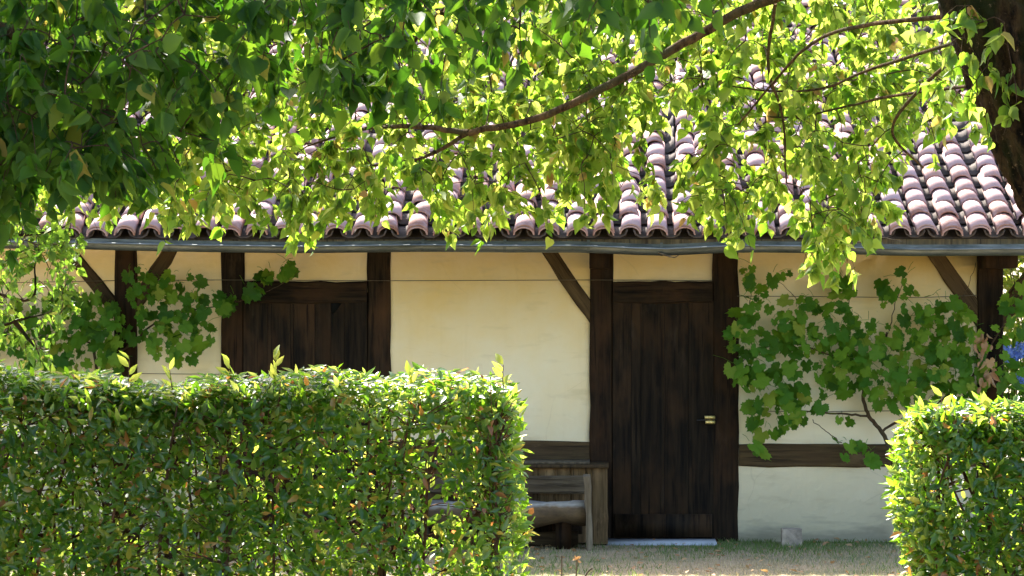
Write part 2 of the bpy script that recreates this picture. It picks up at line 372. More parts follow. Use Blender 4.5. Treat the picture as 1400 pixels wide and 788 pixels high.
# bottom board of the right door, latch
part('bottom_board', *box(wx(841), wx(973), YW-.062, YW-.041, wz(733), wz(702)), M['door_wood'], dr)
lat = part('latch', *box(wx(963), wx(977), YW-.085, YW-.039, wz(572), wz(568)), M['brass'], dr)
for q, (a, b_) in enumerate(((568, 572.5), (574.5, 579))):
    part('latch_plate', *box(wx(963+q), wx(976+q), YW-.078, YW-.04, wz(b_), wz(a)), M['brass'], lat)
part('latch_bolt', *cat([tube(np.array([[wx(952), YW-.06, wz(574)], [wx(966), YW-.07, wz(573.5)], [wx(979), YW-.06, wz(573)]]), .006, 6)]), M['iron'], dr)
part('doorstep', *box(wx(829), wx(977), YW-.42, YW-.04, -.05, wz(739)+.02), M['slab'], house)
# wires for the vines
wires = []
for pts in ([(-60, 388), (157, 384)], [(188, 384), (303, 383), (535, 384), (806, 383), (974, 384)], [(1008, 405), (1150, 406), (1250, 407), (1336, 404)], [(1012, 562), (1120, 563), (1215, 562), (1336, 563)], [(188, 511), (303, 512)]):
    wires.append(tube(smooth_line([at(px, py, YW-.06) for px, py in pts], 4), .0028, 4))
part('vine_wire', *cat(wires), M['wire'], house)

# roof: deck, boards, gutter, tiles
RX0, RX1 = -8.6, wx(1660)
roof = part('roof', *cat([(np.array([[RX0, EAVE_Y+.03, roof_z(EAVE_Y+.03)-.005], [RX1, EAVE_Y+.03, roof_z(EAVE_Y+.03)-.005], [RX1, RIDGE_Y, roof_z(RIDGE_Y)-.005], [RX0, RIDGE_Y, roof_z(RIDGE_Y)-.005],
       [RX0, EAVE_Y+.03, roof_z(EAVE_Y+.03)-.035], [RX1, EAVE_Y+.03, roof_z(EAVE_Y+.03)-.035], [RX1, RIDGE_Y, roof_z(RIDGE_Y)-.035], [RX0, RIDGE_Y, roof_z(RIDGE_Y)-.035]]), BOXF)]), M['deck'], house)
rb = 2*RIDGE_Y
part('rear_slope', np.array([[RX0, RIDGE_Y+.001, roof_z(RIDGE_Y)+.03], [RX1, RIDGE_Y+.001, roof_z(RIDGE_Y)+.03], [RX1, 31.5, roof_z(rb-31.5)+.03], [RX0, 31.5, roof_z(rb-31.5)+.03],
     [RX0, RIDGE_Y+.001, roof_z(RIDGE_Y)-.035], [RX1, RIDGE_Y+.001, roof_z(RIDGE_Y)-.035], [RX1, 31.5, roof_z(rb-31.5)-.035], [RX0, 31.5, roof_z(rb-31.5)-.035]]), BOXF, M['tile'], house)
for i in range(26):                        # rafter tails in the soffit
    x = RX0+.3+i*(RX1-RX0-.6)/25; y0, y1 = EAVE_Y+.09, YW-.002
    Vr = np.array([[x-.04, y0, roof_z(y0)-.12], [x+.04, y0, roof_z(y0)-.12], [x+.04, y1, roof_z(y1)-.13], [x-.04, y1, roof_z(y1)-.13],
                   [x-.04, y0, roof_z(y0)-.037], [x+.04, y0, roof_z(y0)-.037], [x+.04, y1, roof_z(y1)-.037], [x-.04, y1, roof_z(y1)-.037]])
    part('rafter', Vr, BOXF, M['eave_wood'], house)
xs = np.linspace(RX0, RX1, 60)
def sagline(pts, Y):
    pz = np.array([at(a, c_, Y) for a, c_ in pts]); return np.interp(xs, pz[:, 0], pz[:, 2])
GY = EAVE_Y-.10
rim = sagline([(-400, 331), (90, 332), (160, 334), (250, 336), (400, 338), (585, 336), (700, 337), (805, 337), (900, 342), (1010, 336.5), (1130, 338), (1240, 342), (1400, 341), (1700, 343)], GY)
fb = rail_z = None
# eave board
Ve, Fe = [], []
for i, x in enumerate(xs):
    zb = rim[i]-.02; z1 = EZ-.008; Ve += [(x, EAVE_Y+.02, zb), (x, EAVE_Y+.02, z1), (x, EAVE_Y+.05, z1), (x, EAVE_Y+.05, zb)]
for i in range(59):
    for k in range(4): Fe.append((i*4+k, (i+1)*4+k, (i+1)*4+(k+1) % 4, i*4+(k+1) % 4))
me = part('eave_board', Ve, Fe, M['eave_wood'], house)
# zinc flashing behind the gutter
Ve = []
for i, x in enumerate(xs):
    zb = rim[i]-.015; z1 = rim[i]+.042; Ve += [(x, EAVE_Y+.008, zb), (x, EAVE_Y+.008, z1), (x, EAVE_Y+.014, z1), (x, EAVE_Y+.014, zb)]
gut_f = [(i*4+k, (i+1)*4+k, (i+1)*4+(k+1) % 4, i*4+(k+1) % 4) for i in range(59) for k in range(4)]
part('flashing', Ve, gut_f, M['zinc'], house)
# half round gutter with a rolled rim
ga = np.linspace(math.pi, 2*math.pi, 10); Vg = []
for i, x in enumerate(xs):
    for rr in (.050, .046):
        for a in ga: Vg.append((x, GY+.052+rr*math.cos(a)*1.0, rim[i]+rr*math.sin(a)*.95))
Fg = []
for i in range(59):
    for k in range(9):
        Fg.append((i*20+k, i*20+k+1, (i+1)*20+k+1, (i+1)*20+k)); Fg.append((i*20+10+k, (i+1)*20+10+k, (i+1)*20+11+k, i*20+11+k))
gutter = part('gutter', Vg, Fg, M['zinc'], house, True)
part('rolled_rim', *tube(np.array([[x, GY-.005, r_+.003] for x, r_ in zip(xs, rim)]), .0085, 6), M['zinc'], gutter, True)
for px in (250, 585, 694, 805, 902, 1010, 1194, 1391):
    x = wx(px); z = float(np.interp(x, xs, rim)); a_ = np.linspace(math.pi*1.0, 2*math.pi, 9)
    Vb = [];
    for a in a_:
        for dx in (-.011, .011): Vb.append((x+dx, GY+.052+.055*math.cos(a), z+.004+.055*math.sin(a)*.95))
    Vb += [(x-.011, EAVE_Y+.004, z+.055), (x+.011, EAVE_Y+.004, z+.055)]
    part('gutter_bracket', Vb, [(2*i, 2*i+1, 2*i+3, 2*i+2) for i in range(9)], M['zinc'], gutter)
def tile_mesh(L=.40, r0=.083, r1=.070, th=.012, seg=7, flip=False):
    V = []; 
    for z, r in ((0, r0), (L, r1)):
        for rr in (r, r-th):
            for a in np.linspace(0, math.pi, seg+1): V.append((rr*math.cos(a), z, (rr*math.sin(a))*.78))
    n = seg+1; o0, i0, o1, i1 = 0, n, 2*n, 3*n; F = []
    for k in range(seg):
        F += [(o0+k, o0+k+1, o1+k+1, o1+k), (i0+k, i1+k, i1+k+1, i0+k+1), (o0+k, i0+k, i0+k+1, o0+k+1), (o1+k, o1+k+1, i1+k+1, i1+k)]
    F += [(o0, o1, i1, i0), (o0+seg, i0+seg, i1+seg, o1+seg)]
    V = np.array(V)
    if flip: V[:, 2] *= -1; F = [tuple(reversed(f)) for f in F]
    return V, np.array(F)
TV, TF = tile_mesh(); TP, TPF = tile_mesh(.40, .082, .094, .013, 5, True)
tile_me = mesh_np('tile', TV, TF, M['tile'])
tile_me.polygons.foreach_set('use_smooth', np.array([k % 4 in (0, 1) for k in range(len(TF))]))
slope = np.array([0, math.cos(PITCH_R), math.sin(PITCH_R)]); nrm = np.array([0, -math.sin(PITCH_R), math.cos(PITCH_R)])
EXPO = .268; NROW = int((RIDGE_Y-EAVE_Y)/math.cos(PITCH_R)/EXPO)+1; PIT = 36/173*.985
ncol = int((RX1-RX0)/PIT); placed = []; stuff = []; pans = []
for ci in range(ncol):
    x = RX0+.1+ci*PIT+rng.normal(0, .006); wob = rng.normal(0, .004)
    for r in range(NROW+1):
        s = -.02+r*EXPO+rng.normal(0, .015) if r else -.03+rng.normal(0, .012)
        base = np.array([x+wob*r+rng.normal(0, .005), EAVE_Y, EZ])+slope*s+nrm*(.060+rng.normal(0, .003))
        yaw = rng.normal(0, .034); tilt = .034
        Y = slope*math.cos(tilt)-nrm*math.sin(tilt); X = np.array([math.cos(yaw), math.sin(yaw), 0]); Y = Y-X*(X@Y); Y /= np.linalg.norm(Y); Z = np.cross(X, Y)
        B = np.eye(4); B[:3, 0] = X; B[:3, 1] = Y; B[:3, 2] = Z; B[:3, 3] = base
        placed.append((r, B))
        if r == 0:
            B2 = B.copy(); B2[:3, 3] -= nrm*.016+slope*.012; B2[0, 3] += rng.normal(0, .004); placed.append((0.5, B2))
        # pan tile in the valley
        P2 = B.copy(); P2[:3, 3] = np.array([x+PIT/2, EAVE_Y, EZ])+slope*(r*EXPO-.03)+nrm*(.080-(.0 if r else .006)); pans.append((TP, TPF, P2))
score = []
for k, (r, B) in enumerate(placed):
    px, py, d = proj(B[:3, 3]); inside = -40 < px < 1440 and py > 20
    score.append((1e6 if not inside else 0)+r*10-(45 if px > 1185 else 0)-(20 if 640 < px < 960 else 0))
order = np.argsort(score)[:298]; big = set(order.tolist())
for k, (r, B) in enumerate(placed):
    if k in big:
        L = B.copy(); L[:3, 3] -= wl(roof); put('tile', tile_me, roof, basis=Matrix(L))
    else: stuff.append((TV, TF, B))
for i in range(int((RX1-RX0)/.34)):         # ridge tiles
    B = np.eye(4); B[:3, 0] = (0, -1, 0); B[:3, 1] = (1, 0, 0); B[:3, 2] = (0, 0, 1); B[:3, :3] *= 1.15
    B[:3, 2] = (0, 0, 1); B[:3, 0] = (0, -1.2, 0); B[:3, 1] = (1, 0, .02); B[:3, 3] = (RX0+i*.34, RIDGE_Y, roof_z(RIDGE_Y)+.10); stuff.append((TV, TF[:, ::-1], B))
part('pan_tiles', *cat([((v@B[:3, :3].T)+B[:3, 3], f) for v, f, B in pans]), M['shaded_dirty_tile'], roof, kind='stuff')
part('far_tiles', *cat([((v@B[:3, :3].T)+B[:3, 3], f) for v, f, B in stuff]), M['tile'], roof, kind='stuff')

# ------------------------------------------------------------------ foliage machinery
def leaf_tpl(rows, fold=.10, curl=.18, sidecurl=0.0):
    """rows: (t, halfwidth) from stalk to tip"""
    V = []; F = []
    for t_, h in rows:
        z = -curl*t_*t_
        if h == 0: V.append([(0, t_, z)])
        else: V.append([(-h, t_-.03*h, z+fold*h*2), (0, t_, z), (h, t_-.03*h, z+fold*h*2)])
    idx = []; n = 0; out = []
    for rrow in V: idx.append(list(range(n, n+len(rrow)))); out += rrow; n += len(rrow)
    for a, b in zip(idx[:-1], idx[1:]):
        if len(a) == 1: F += [(a[0], b[1], b[0]), (a[0], b[2], b[1])]
        elif len(b) == 1: F += [(a[0], a[1], b[0]), (a[1], a[2], b[0])]
        else: F += [(a[0], a[1], b[1]), (a[0], b[1], b[0]), (a[1], a[2], b[2]), (a[1], b[2], b[1])]
    return np.array(out, float), np.array(F)
TPL = {}
TPL['lime'] = leaf_tpl([(0, 0), (.04, .24), (.25, .37), (.55, .30), (.80, .12), (1.06, 0)], .12, .16)
TPL['lime_b'] = leaf_tpl([(0, 0), (.05, .2), (.28, .33), (.55, .29), (.78, .13), (1.05, 0)], .25, -.12)
TPL['lime_c'] = leaf_tpl([(0, 0), (.05, .15), (.3, .22), (.6, .2), (.82, .08), (1.0, 0)], .5, .3)
TPL['oval'] = leaf_tpl([(0, 0), (.22, .15), (.52, .215), (.82, .11), (1.05, 0)], .2, .2)
TPL['oval_b'] = leaf_tpl([(0, 0), (.2, .14), (.5, .195), (.82, .09), (1.05, 0)], .34, -.14)
TPL['clump'] = leaf_tpl([(0, 0), (.3, .4), (.7, .35), (1, 0)], .1, .1)
def grape(seed, cup):
    r_ = np.random.default_rng(seed); lob = [(-152, .46), (-132, .62), (-114, .58), (-94, .70), (-72, .66), (-60, .55), (-46, .74), (-30, .86), (-18, .76), (0, 1.0)]
    pts = [(a, q) for a, q in lob]+[(-a, q) for a, q in reversed(lob[:-1])]
    out = [(0, .34, 0)]
    fine = []
    for (a0, q0), (a1, q1) in zip(pts[:-1], pts[1:]):
        fine += [(a0, q0), ((a0+a1)/2, (q0+q1)/2*r_.uniform(.86, .94))]
    fine.append(pts[-1]); fine.append((180, .10))
    for a, q in fine:
        q *= r_.uniform(.94, 1.05); x = math.sin(R(a))*q*.62; y = .34+math.cos(R(a))*q*.66
        out.append((x, y, cup*(x*x+(y-.34)**2)+.05*math.sin(R(a)*5)*q))
    n = len(out)-1
    return np.array(out), np.array([(0, 1+(i+1) % n, 1+i) for i in range(n)])
TPL['grape'] = grape(1, -.25); TPL['grape_b'] = grape(2, .3)

def orient(D, Nn):
    """matrices from leaf direction D (n,3) and rough normal Nn"""
    D = D/np.linalg.norm(D, axis=1)[:, None]; X = np.cross(D, Nn); X /= np.linalg.norm(X, axis=1)[:, None]+1e-9; Z = np.cross(X, D)
    return np.stack([X, D, Z], -1)
PLANTS = []
class Plant:
    def __init__(s, root, mat, tpls, nbig=300):
        s.root, s.mat, s.tpls, s.nbig = root, mat, tpls, nbig; s.P, s.O, s.S = [], [], []; PLANTS.append(s)
    def add(s, P, O, size): s.P.append(P); s.O.append(O); s.S.append(size)
    def done(s):
        if s.P: s.P = np.concatenate(s.P); s.O = np.concatenate(s.O); s.S = np.concatenate(s.S)
def finish_foliage():
    allp = []
    for p in PLANTS:
        p.done(); c = p.P+p.O[:, :, 1]*(p.S*.5)[:, None]; px, py, d = proj(c); p.px, p.py, p.d = px, py, d
        p.vis = np.zeros(len(c), bool)
    PX = np.concatenate([p.px for p in PLANTS]); PY = np.concatenate([p.py for p in PLANTS]); D = np.concatenate([p.d for p in PLANTS])
    cell = (np.floor(PX/9)*10000+np.floor(PY/9)).astype(np.int64); o = np.lexsort((D, cell)); first = np.ones(len(o), bool); first[1:] = cell[o][1:] != cell[o][:-1]
    vis = np.zeros(len(o), bool); vis[o[first]] = True; k = 0
    for p in PLANTS:
        n = len(p.P); vv = vis[k:k+n]; k += n
        inside = (p.px > 0) & (p.px < 1400) & (p.py > 0) & (p.py < 788) & (p.d > 1)
        facing = np.abs(p.O[:, :, 2]@FW)
        sc = p.S/p.d*(.25+facing)*np.where(vv, 1, .08)*np.where(inside, 1, 0)
        big = np.argsort(-sc)[:p.nbig]; big = big[inside[big]]
        mask = np.zeros(n, bool); mask[big] = True
        var = rng.integers(0, len(p.tpls), n)
        base = wl(p.root)
        mes = [mesh_np('leaf', *TPL[q], p.mat) for q in p.tpls]
        for i in big:
            B = np.eye(4); B[:3, :3] = p.O[i]*p.S[i]; B[:3, 3] = p.P[i]-base
            put('leaf', mes[var[i]], p.root, basis=Matrix(B))
        Vs, Fs, nv = [], [], 0
        for q, nm in enumerate(p.tpls):
            ii = np.where(~mask & (var == q))[0]
            if not len(ii): continue
            tv, tf = TPL[nm]
            V = np.einsum('nij,kj->nki', p.O[ii]*p.S[ii, None, None], tv)+(p.P[ii]-base)[:, None]
            F = tf[None]+(np.arange(len(ii))*len(tv))[:, None, None]+nv
            Vs.append(V.reshape(-1, 3)); Fs.append(F.reshape(-1, 3)); nv += len(ii)*len(tv)
        if Vs: put('foliage', mesh_np('foliage', np.concatenate(Vs), np.concatenate(Fs), p.mat), p.root, kind='stuff')

def unit(n):
    v = rng.normal(size=(n, 3)); return v/np.linalg.norm(v, axis=1)[:, None]
def twig_leaves(plant, a, b, n, size, droop=1.0, face=.6):
    """n leaves hung along the twig from a to b"""
    t_ = np.sort(rng.random(n))[:, None]; P = a+(b-a)*t_; tw = (b-a)/(np.linalg.norm(b-a)+1e-6)
    D = unit(n)*.95+tw*.4+np.array([0, 0, -droop]); Nn = unit(n)+np.array([0, -face, .25])
    sz = size*rng.uniform(.45, 1.25, n)
    plant.add(P+unit(n)*.02-np.array([0, 0, .01]), orient(D, Nn), sz)

def grow(plant, tubes, limbs, anchors, nleaf, size, twr=.004, reach=.35, droop=.75, face=.6):
    """limbs: list of (pts, radii); anchors (n,3): twig tips, each joined to the nearest wood so far"""
    nodes = np.concatenate([l for l, _ in limbs]); nr = np.concatenate([np.broadcast_to(r, (len(l),)) for l, r in limbs])
    buf = np.zeros((len(nodes)+len(anchors)*3, 3)); buf[:len(nodes)] = nodes; n = len(nodes)
    d0 = np.array([np.min(np.linalg.norm(nodes-a, axis=1)) for a in anchors])
    for i in np.argsort(d0):
        a = anchors[i]; dd = np.linalg.norm(buf[:n]-a, axis=1)+np.maximum(0, a[2]-buf[:n, 2])*-.2; j = int(np.argmin(dd)); s = buf[j].copy()
        L = np.linalg.norm(a-s); mid = (s+a)/2+rng.normal(0, .07, 3)*L+np.array([0, 0, .10*L])
        pts = smooth_line([s, mid, a], 2); r = min(.014, .0025+.006*L)
        tubes.append(tube(pts, np.linspace(r, twr*.5, len(pts)), 4))
        buf[n] = mid; buf[n+1] = a; n += 2
        tipd = (a-mid); tipd /= np.linalg.norm(tipd)+1e-6
        tip = a+tipd*reach*.4+np.array([0, 0, -reach*.35])+rng.normal(0, .05, 3)
        tubes.append(tube(np.array([a, (a+tip)/2+[0, 0, .02], tip]), [twr*.7, twr*.5, twr*.3], 3))
        k = rng.poisson(nleaf); 
        if k: twig_leaves(plant, mid*.4+a*.6, tip, k, size, droop, face)
def limb(name, pts, r0, r1, root, mat, k=8, rough=.12, n=8):
    L = smooth_line(pts, n); rad = np.linspace(r0, r1, len(L))
    L = L+rng.normal(0, .004, L.shape)*min(1, r0*20)
    part(name, *tube(L, rad, k, rough), mat, root, True); return L, rad
def region(poly_top, n, Y0, Y1, x0, x1, low, keep=None):
    """twig tips spread under the outline: low(px) = lowest pixel of the canopy there"""
    out = []
    while len(out) < n:
        px = rng.uniform(x0, x1); py = rng.uniform(poly_top, 420); Y = rng.uniform(Y0, Y1)
        if py > low(px)-24: continue
        if keep and rng.random() > keep(px, py): continue
        out.append(at(px, py, Y))
    return np.array(out)

# ------------------------------------------------------------------ big tree on the right (sunlit, its limbs reach over the roof)
troot = at(1590, 935, 13.6); troot[2] = 0
treeA = thing('lime_tree', 'big leaning tree with mossy dark trunk at the right and sunlit boughs before the roof', 'tree', troot)
tp = [at(1620, 955, 13.6), at(1580, 800, 13.6), at(1500, 380, 13.6), at(1418, 160, 13.6), at(1348, -20, 13.6), at(1270, -230, 13.8), at(1200, -520, 14)]
L = smooth_line(tp, 10); L = smooth_line(tp, 40); k = 72; rad = np.interp(np.linspace(0, 1, len(L)), [0, .13, .33, .66, 1], [.36, .27, .24, .23, .12])
V, F = tube(L, rad, k); th = np.tile(np.arange(k)/k*2*math.pi, len(L)); zz = V[:, 2]
rid = np.abs(np.sin(th*7+zz*1.3+1.6*np.sin(zz*4+th*2)))**.6; off = .02*np.sin(th*3+zz*1.7)+.03*rid-.02+.014*np.sin(th*13-zz*9+2*np.sin(zz*7))*np.sin(zz*17+th*3)+rng.normal(0, .004, len(V)); ctr = np.repeat(L, k, 0); dv = V-ctr; dv /= np.linalg.norm(dv, axis=1)[:, None]
part('trunk', V+dv*off[:, None], F, M['bark'], treeA, True)
limbs = []
def LA(pts, r0, r1): limbs.append(limb('branch', [at(*p) for p in pts], r0, r1, treeA, M['branch_bark']))
LA([(1335, -60, 13.7), (1200, -40, 14.6), (1040, 5, 15.2), (935, 60, 15.3), (830, 118, 15.3), (740, 160, 15.4), (640, 182, 15.5)], .033, .018)
LA([(640, 182, 15.5), (560, 173, 15.7), (490, 178, 16.6), (420, 200, 16.8)], .018, .006)
LA([(640, 182, 15.5), (580, 215, 15.8), (500, 228, 16.2)], .014, .006)
LA([(1350, 18, 13.7), (1180, 35, 14.6), (1110, 60, 15.2), (1060, 110, 15.6), (1010, 170, 15.8)], .014, .005)
LA([(1350, 45, 13.7), (1190, 95, 15), (1130, 120, 15.6), (1060, 125, 16), (980, 115, 16.2)], .011, .004)
LA([(1372, 112, 13.7), (1230, 130, 15), (1160, 145, 15.6), (1090, 160, 16), (1020, 158, 16.2)], .010, .004)
LA([(1060, 5, 15.4), (1050, 90, 15.7), (1070, 160, 15.8), (1075, 250, 15.9)], .011, .005)
LA([(1330, -80, 13.8), (1000, -120, 15.5), (700, -60, 16.5), (400, 0, 17), (150, 60, 17.2)], .07, .018)
LA([(700, -60, 16.5), (560, 60, 16.6), (520, 140, 16.5)], .03, .01)
LA([(400, 0, 17), (330, 120, 16.8), (280, 220, 16.6)], .03, .008)
LA([(150, 60, 17.2), (60, 140, 17), (0, 220, 16.8)], .02, .008)
LA([(1290, -150, 13.8), (1400, -300, 14.5), (1700, -420, 15), (2000, -400, 15.5)], .09, .03)
LA([(1220, -420, 14), (1100, -600, 14.2), (1000, -800, 14.6)], .1, .03)
LA([(1210, -460, 14), (1350, -700, 13.6), (1450, -900, 13.4)], .09, .03)
LA([(1262, 230, 15.8), (1220, 180, 15.4), (1260, 120, 14.6), (1355, 40, 13.75)], .006, .012)
LOWX = [0, 60, 120, 180, 230, 300, 345, 400, 470, 560, 600, 650, 700, 760, 830, 880, 940, 1000, 1060, 1110, 1150, 1195, 1225, 1260, 1320, 1345, 1400]
LOWY = [265, 285, 295, 290, 300, 312, 300, 325, 315, 280, 300, 312, 295, 280, 278, 285, 280, 322, 285, 345, 350, 315, 215, 190, 165, 150, 60]
def lowA(px): return np.interp(px, LOWX, LOWY)
GAPS = [(190, 130, 45, 30), (932, 170, 45, 40), (1290, 210, 70, 60), (930, 255, 28, 20), (380, 275, 28, 30), (545, 275, 28, 25), (790, 285, 40, 18), (1060, 290, 25, 20), (730, 240, 25, 18), (190, 275, 25, 18), (660, 205, 22, 14), (880, 275, 30, 20)]
def keepA(px, py):
    for gx_, gy_, a, b in GAPS:
        if ((px-gx_)/a)**2+((py-gy_)/b)**2 < 1: return .0
    q = 1.0 if py < 200 else max(.5, 1-(py-210)/180)
    return q
anch = region(-70, 1500, 15.6, 17.6, -40, 1330, lowA, keepA)
hang = []
for (px, py, n_) in ((1120, 372, 3), (1105, 345, 3), (1135, 340, 3), (985, 318, 3), (1000, 300, 3), (655, 300, 2), (640, 285, 2), (605, 300, 2), (400, 318, 3), (410, 300, 3), (480, 305, 3), (320, 305, 3), (300, 290, 3), (245, 285, 3), (225, 275, 3), (1180, 305, 3), (1190, 285, 2), (735, 310, 1), (690, 290, 2), (575, 280, 2), (495, 280, 3), (260, 300, 2)):
    for _ in range(n_): hang.append(at(px+rng.normal(0, 9), py-46+rng.normal(0, 7), rng.uniform(15.5, 16.4)))
anch = np.concatenate([anch, np.array(hang)])
tubesA = []
plA = Plant(treeA, M['tree_leaf'], ['lime', 'lime_b', 'lime_c'])
grow(plA, tubesA, limbs, anch, 14, .086, reach=.30)
# crown above the frame, right hand side
n_ = 420; q = unit(n_)*(rng.random((n_, 1))**.4)*np.array([2.9, 2.2, 1.7])+np.array([3.6, 13.6, 6.3]); q = q[q[:, 2] > 4.6]
grow(plA, tubesA, limbs, q, 13, .12, reach=.35, face=.1)
# short leafy shoots on the trunk
sh = np.array([at(px, py, 13.3) for px, py in ((1345, 30), (1325, 60), (1350, 90), (1385, 100), (1300, 25), (1312, 90), (1290, 110), (1265, 150), (1278, 190), (1330, 10), (1360, 60), (1318, 40), (1372, 30), (1335, 110), (1308, 130), (1390, 140), (1345, 150), (1300, 60), (1322, 8))])
grow(plA, tubesA, [(L, rad)], sh, 7, .09, reach=.15)
part('twigs', *cat(tubesA), M['twig'], treeA, kind='stuff')

# ------------------------------------------------------------------ near tree, upper left (in its own shade)
bro = np.array([-3.2, 10.2, 0.0])
treeB = thing('shade_tree', 'dense tree with shade painted into its leaves, hanging into the upper left', 'tree', bro)
L = smooth_line([bro+[0, 0, -.05], bro+[.05, .02, 1.5], bro+[.2, .1, 3.2], bro+[.5, .3, 5.2], bro+[.8, .5, 7]], 8); V, F = tube(L, np.interp(np.linspace(0, 1, len(L)), [0, .1, 1], [.34, .25, .09]), 16, .1)
part('trunk', V, F, M['bark'], treeB, True)
limbs = []
def LB(pts, r0, r1): limbs.append(limb('branch', pts, r0, r1, treeB, M['branch_bark']))
LB([bro+[.25, .1, 3.4], np.array([-1.8, 10.2, 3.6]), np.array([-.6, 10.2, 3.35]), np.array([.9, 10.4, 3.1])], .10, .02)
LB([bro+[.22, .1, 3.0], np.array([-2.0, 9.9, 3.1]), np.array([-1.3, 9.8, 2.75])], .07, .015)
LB([bro+[.5, .3, 5.0], np.array([-1.4, 11.2, 5.6]), np.array([.4, 11.6, 5.6])], .09, .02)
LB([bro+[.5, .3, 4.6], np.array([-2.8, 12.5, 5.2]), np.array([-2.6, 14.4, 5.4])], .09, .02)
LB([bro+[.6, .4, 5.8], np.array([-2.0, 11.5, 6.8]), np.array([-1.0, 11.4, 7.2])], .08, .02)
LB([bro+[.3, .2, 4.0], np.array([-4.4, 9.6, 4.8]), np.array([-5.4, 9.4, 5.0])], .08, .02)
plB = Plant(treeB, M['painted_shade_leaf'], ['lime', 'lime_b', 'lime_c']); tubesB = []
LBX = [-60, 0, 60, 110, 150, 200, 240, 300, 340, 420, 470, 540, 620, 700, 760, 820, 900, 960, 1000, 1060]
LBY = [285, 280, 265, 240, 255, 260, 235, 175, 150, 130, 150, 105, 105, 75, 75, 45, 30, 15, 5, -10]
def keepB(px, py):
    if ((px-190)/42)**2+((py-130)/30)**2 < 1: return 0
    return 1.0 if px < 230 else .7
aB = region(-90, 400, 9.3, 11.0, -80, 1040, lambda x: np.interp(x, LBX, LBY), keepB)
aB2 = region(40, 150, 9.2, 10.6, -80, 235, lambda x: np.interp(x, LBX, LBY), keepB)
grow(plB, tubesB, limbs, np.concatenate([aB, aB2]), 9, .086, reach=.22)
n_ = 640; q = unit(n_)*(rng.random((n_, 1))**.4)*np.array([3.0, 1.7, 1.7])+np.array([-1.7, 11.2, 5.7]); q = q[(q[:, 2] > 3.9) & (q[:, 0] < 1.2)]
q2 = unit(300)*(rng.random((300, 1))**.4)*np.array([1.3, 1.3, 1.0])+np.array([-3.0, 14.7, 5.2])  # unseen crown clump added to keep sun off the hedge at left
LB([bro+[.25, .1, 3.6], np.array([-3.0, 8.8, 4.4]), np.array([-2.4, 7.2, 4.8]), np.array([-1.6, 6.4, 4.9])], .09, .02)
q3 = unit(420)*(rng.random((420, 1))**.4)*np.array([2.6, 2.3, 1.1])+np.array([-2.7, 7.7, 4.7])  # unseen crown mass added to block sky from hedge front and near leaves
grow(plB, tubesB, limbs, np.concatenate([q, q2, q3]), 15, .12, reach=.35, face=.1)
part('twigs', *cat(tubesB), M['twig'], treeB, kind='stuff')

# ------------------------------------------------------------------ small leaved tree at the left edge
cr = at(-120, 425, 17.0); cr[2] = 0
treeC = thing('small_tree', 'slender pale green small leaved tree at the left edge before the wall', 'tree', cr)
limbs = [limb('trunk', [cr+[0, 0, -.03], cr+[.02, 0, .8], cr+[-.03, .05, 1.7], cr+[.05, 0, 3.0]], .06, .025, treeC, M['bark'])]
for pts in ([(-118, 560, 17), (-40, 470, 16.8), (20, 440, 16.7), (60, 430, 16.6)], [(-118, 470, 17), (-40, 400, 16.8), (40, 410, 16.6), (48, 360, 16.6)], [(-119, 400, 17), (-40, 330, 16.8), (50, 320, 16.6), (90, 310, 16.6)], [(20, 440, 16.7), (50, 478, 16.6)]):
    limbs.append(limb('branch', [at(*p) for p in pts], .016, .005, treeC, M['bark'], 6))
plC = Plant(treeC, M['small_leaf'], ['lime', 'oval'], 300); tubesC = []
aC = []
for (cx, cy, rx, ry, n_) in ((45, 325, 55, 38, 46), (20, 385, 35, 45, 20), (85, 385, 20, 42, 22), (12, 455, 22, 35, 9), (55, 425, 40, 25, 11), (50, 480, 18, 15, 7), (-60, 380, 60, 110, 60), (100, 330, 12, 12, 5)):
    for _ in range(n_):
        a = rng.uniform(0, 6.283); rr = math.sqrt(rng.random()); aC.append(at(cx+rx*rr*math.cos(a), cy+ry*rr*math.sin(a)-8, rng.uniform(16.2, 17.2)))
grow(plC, tubesC, limbs, np.array(aC), 9, .060, .003, .12, .55)
part('twigs', *cat(tubesC), M['twig'], treeC, kind='stuff')

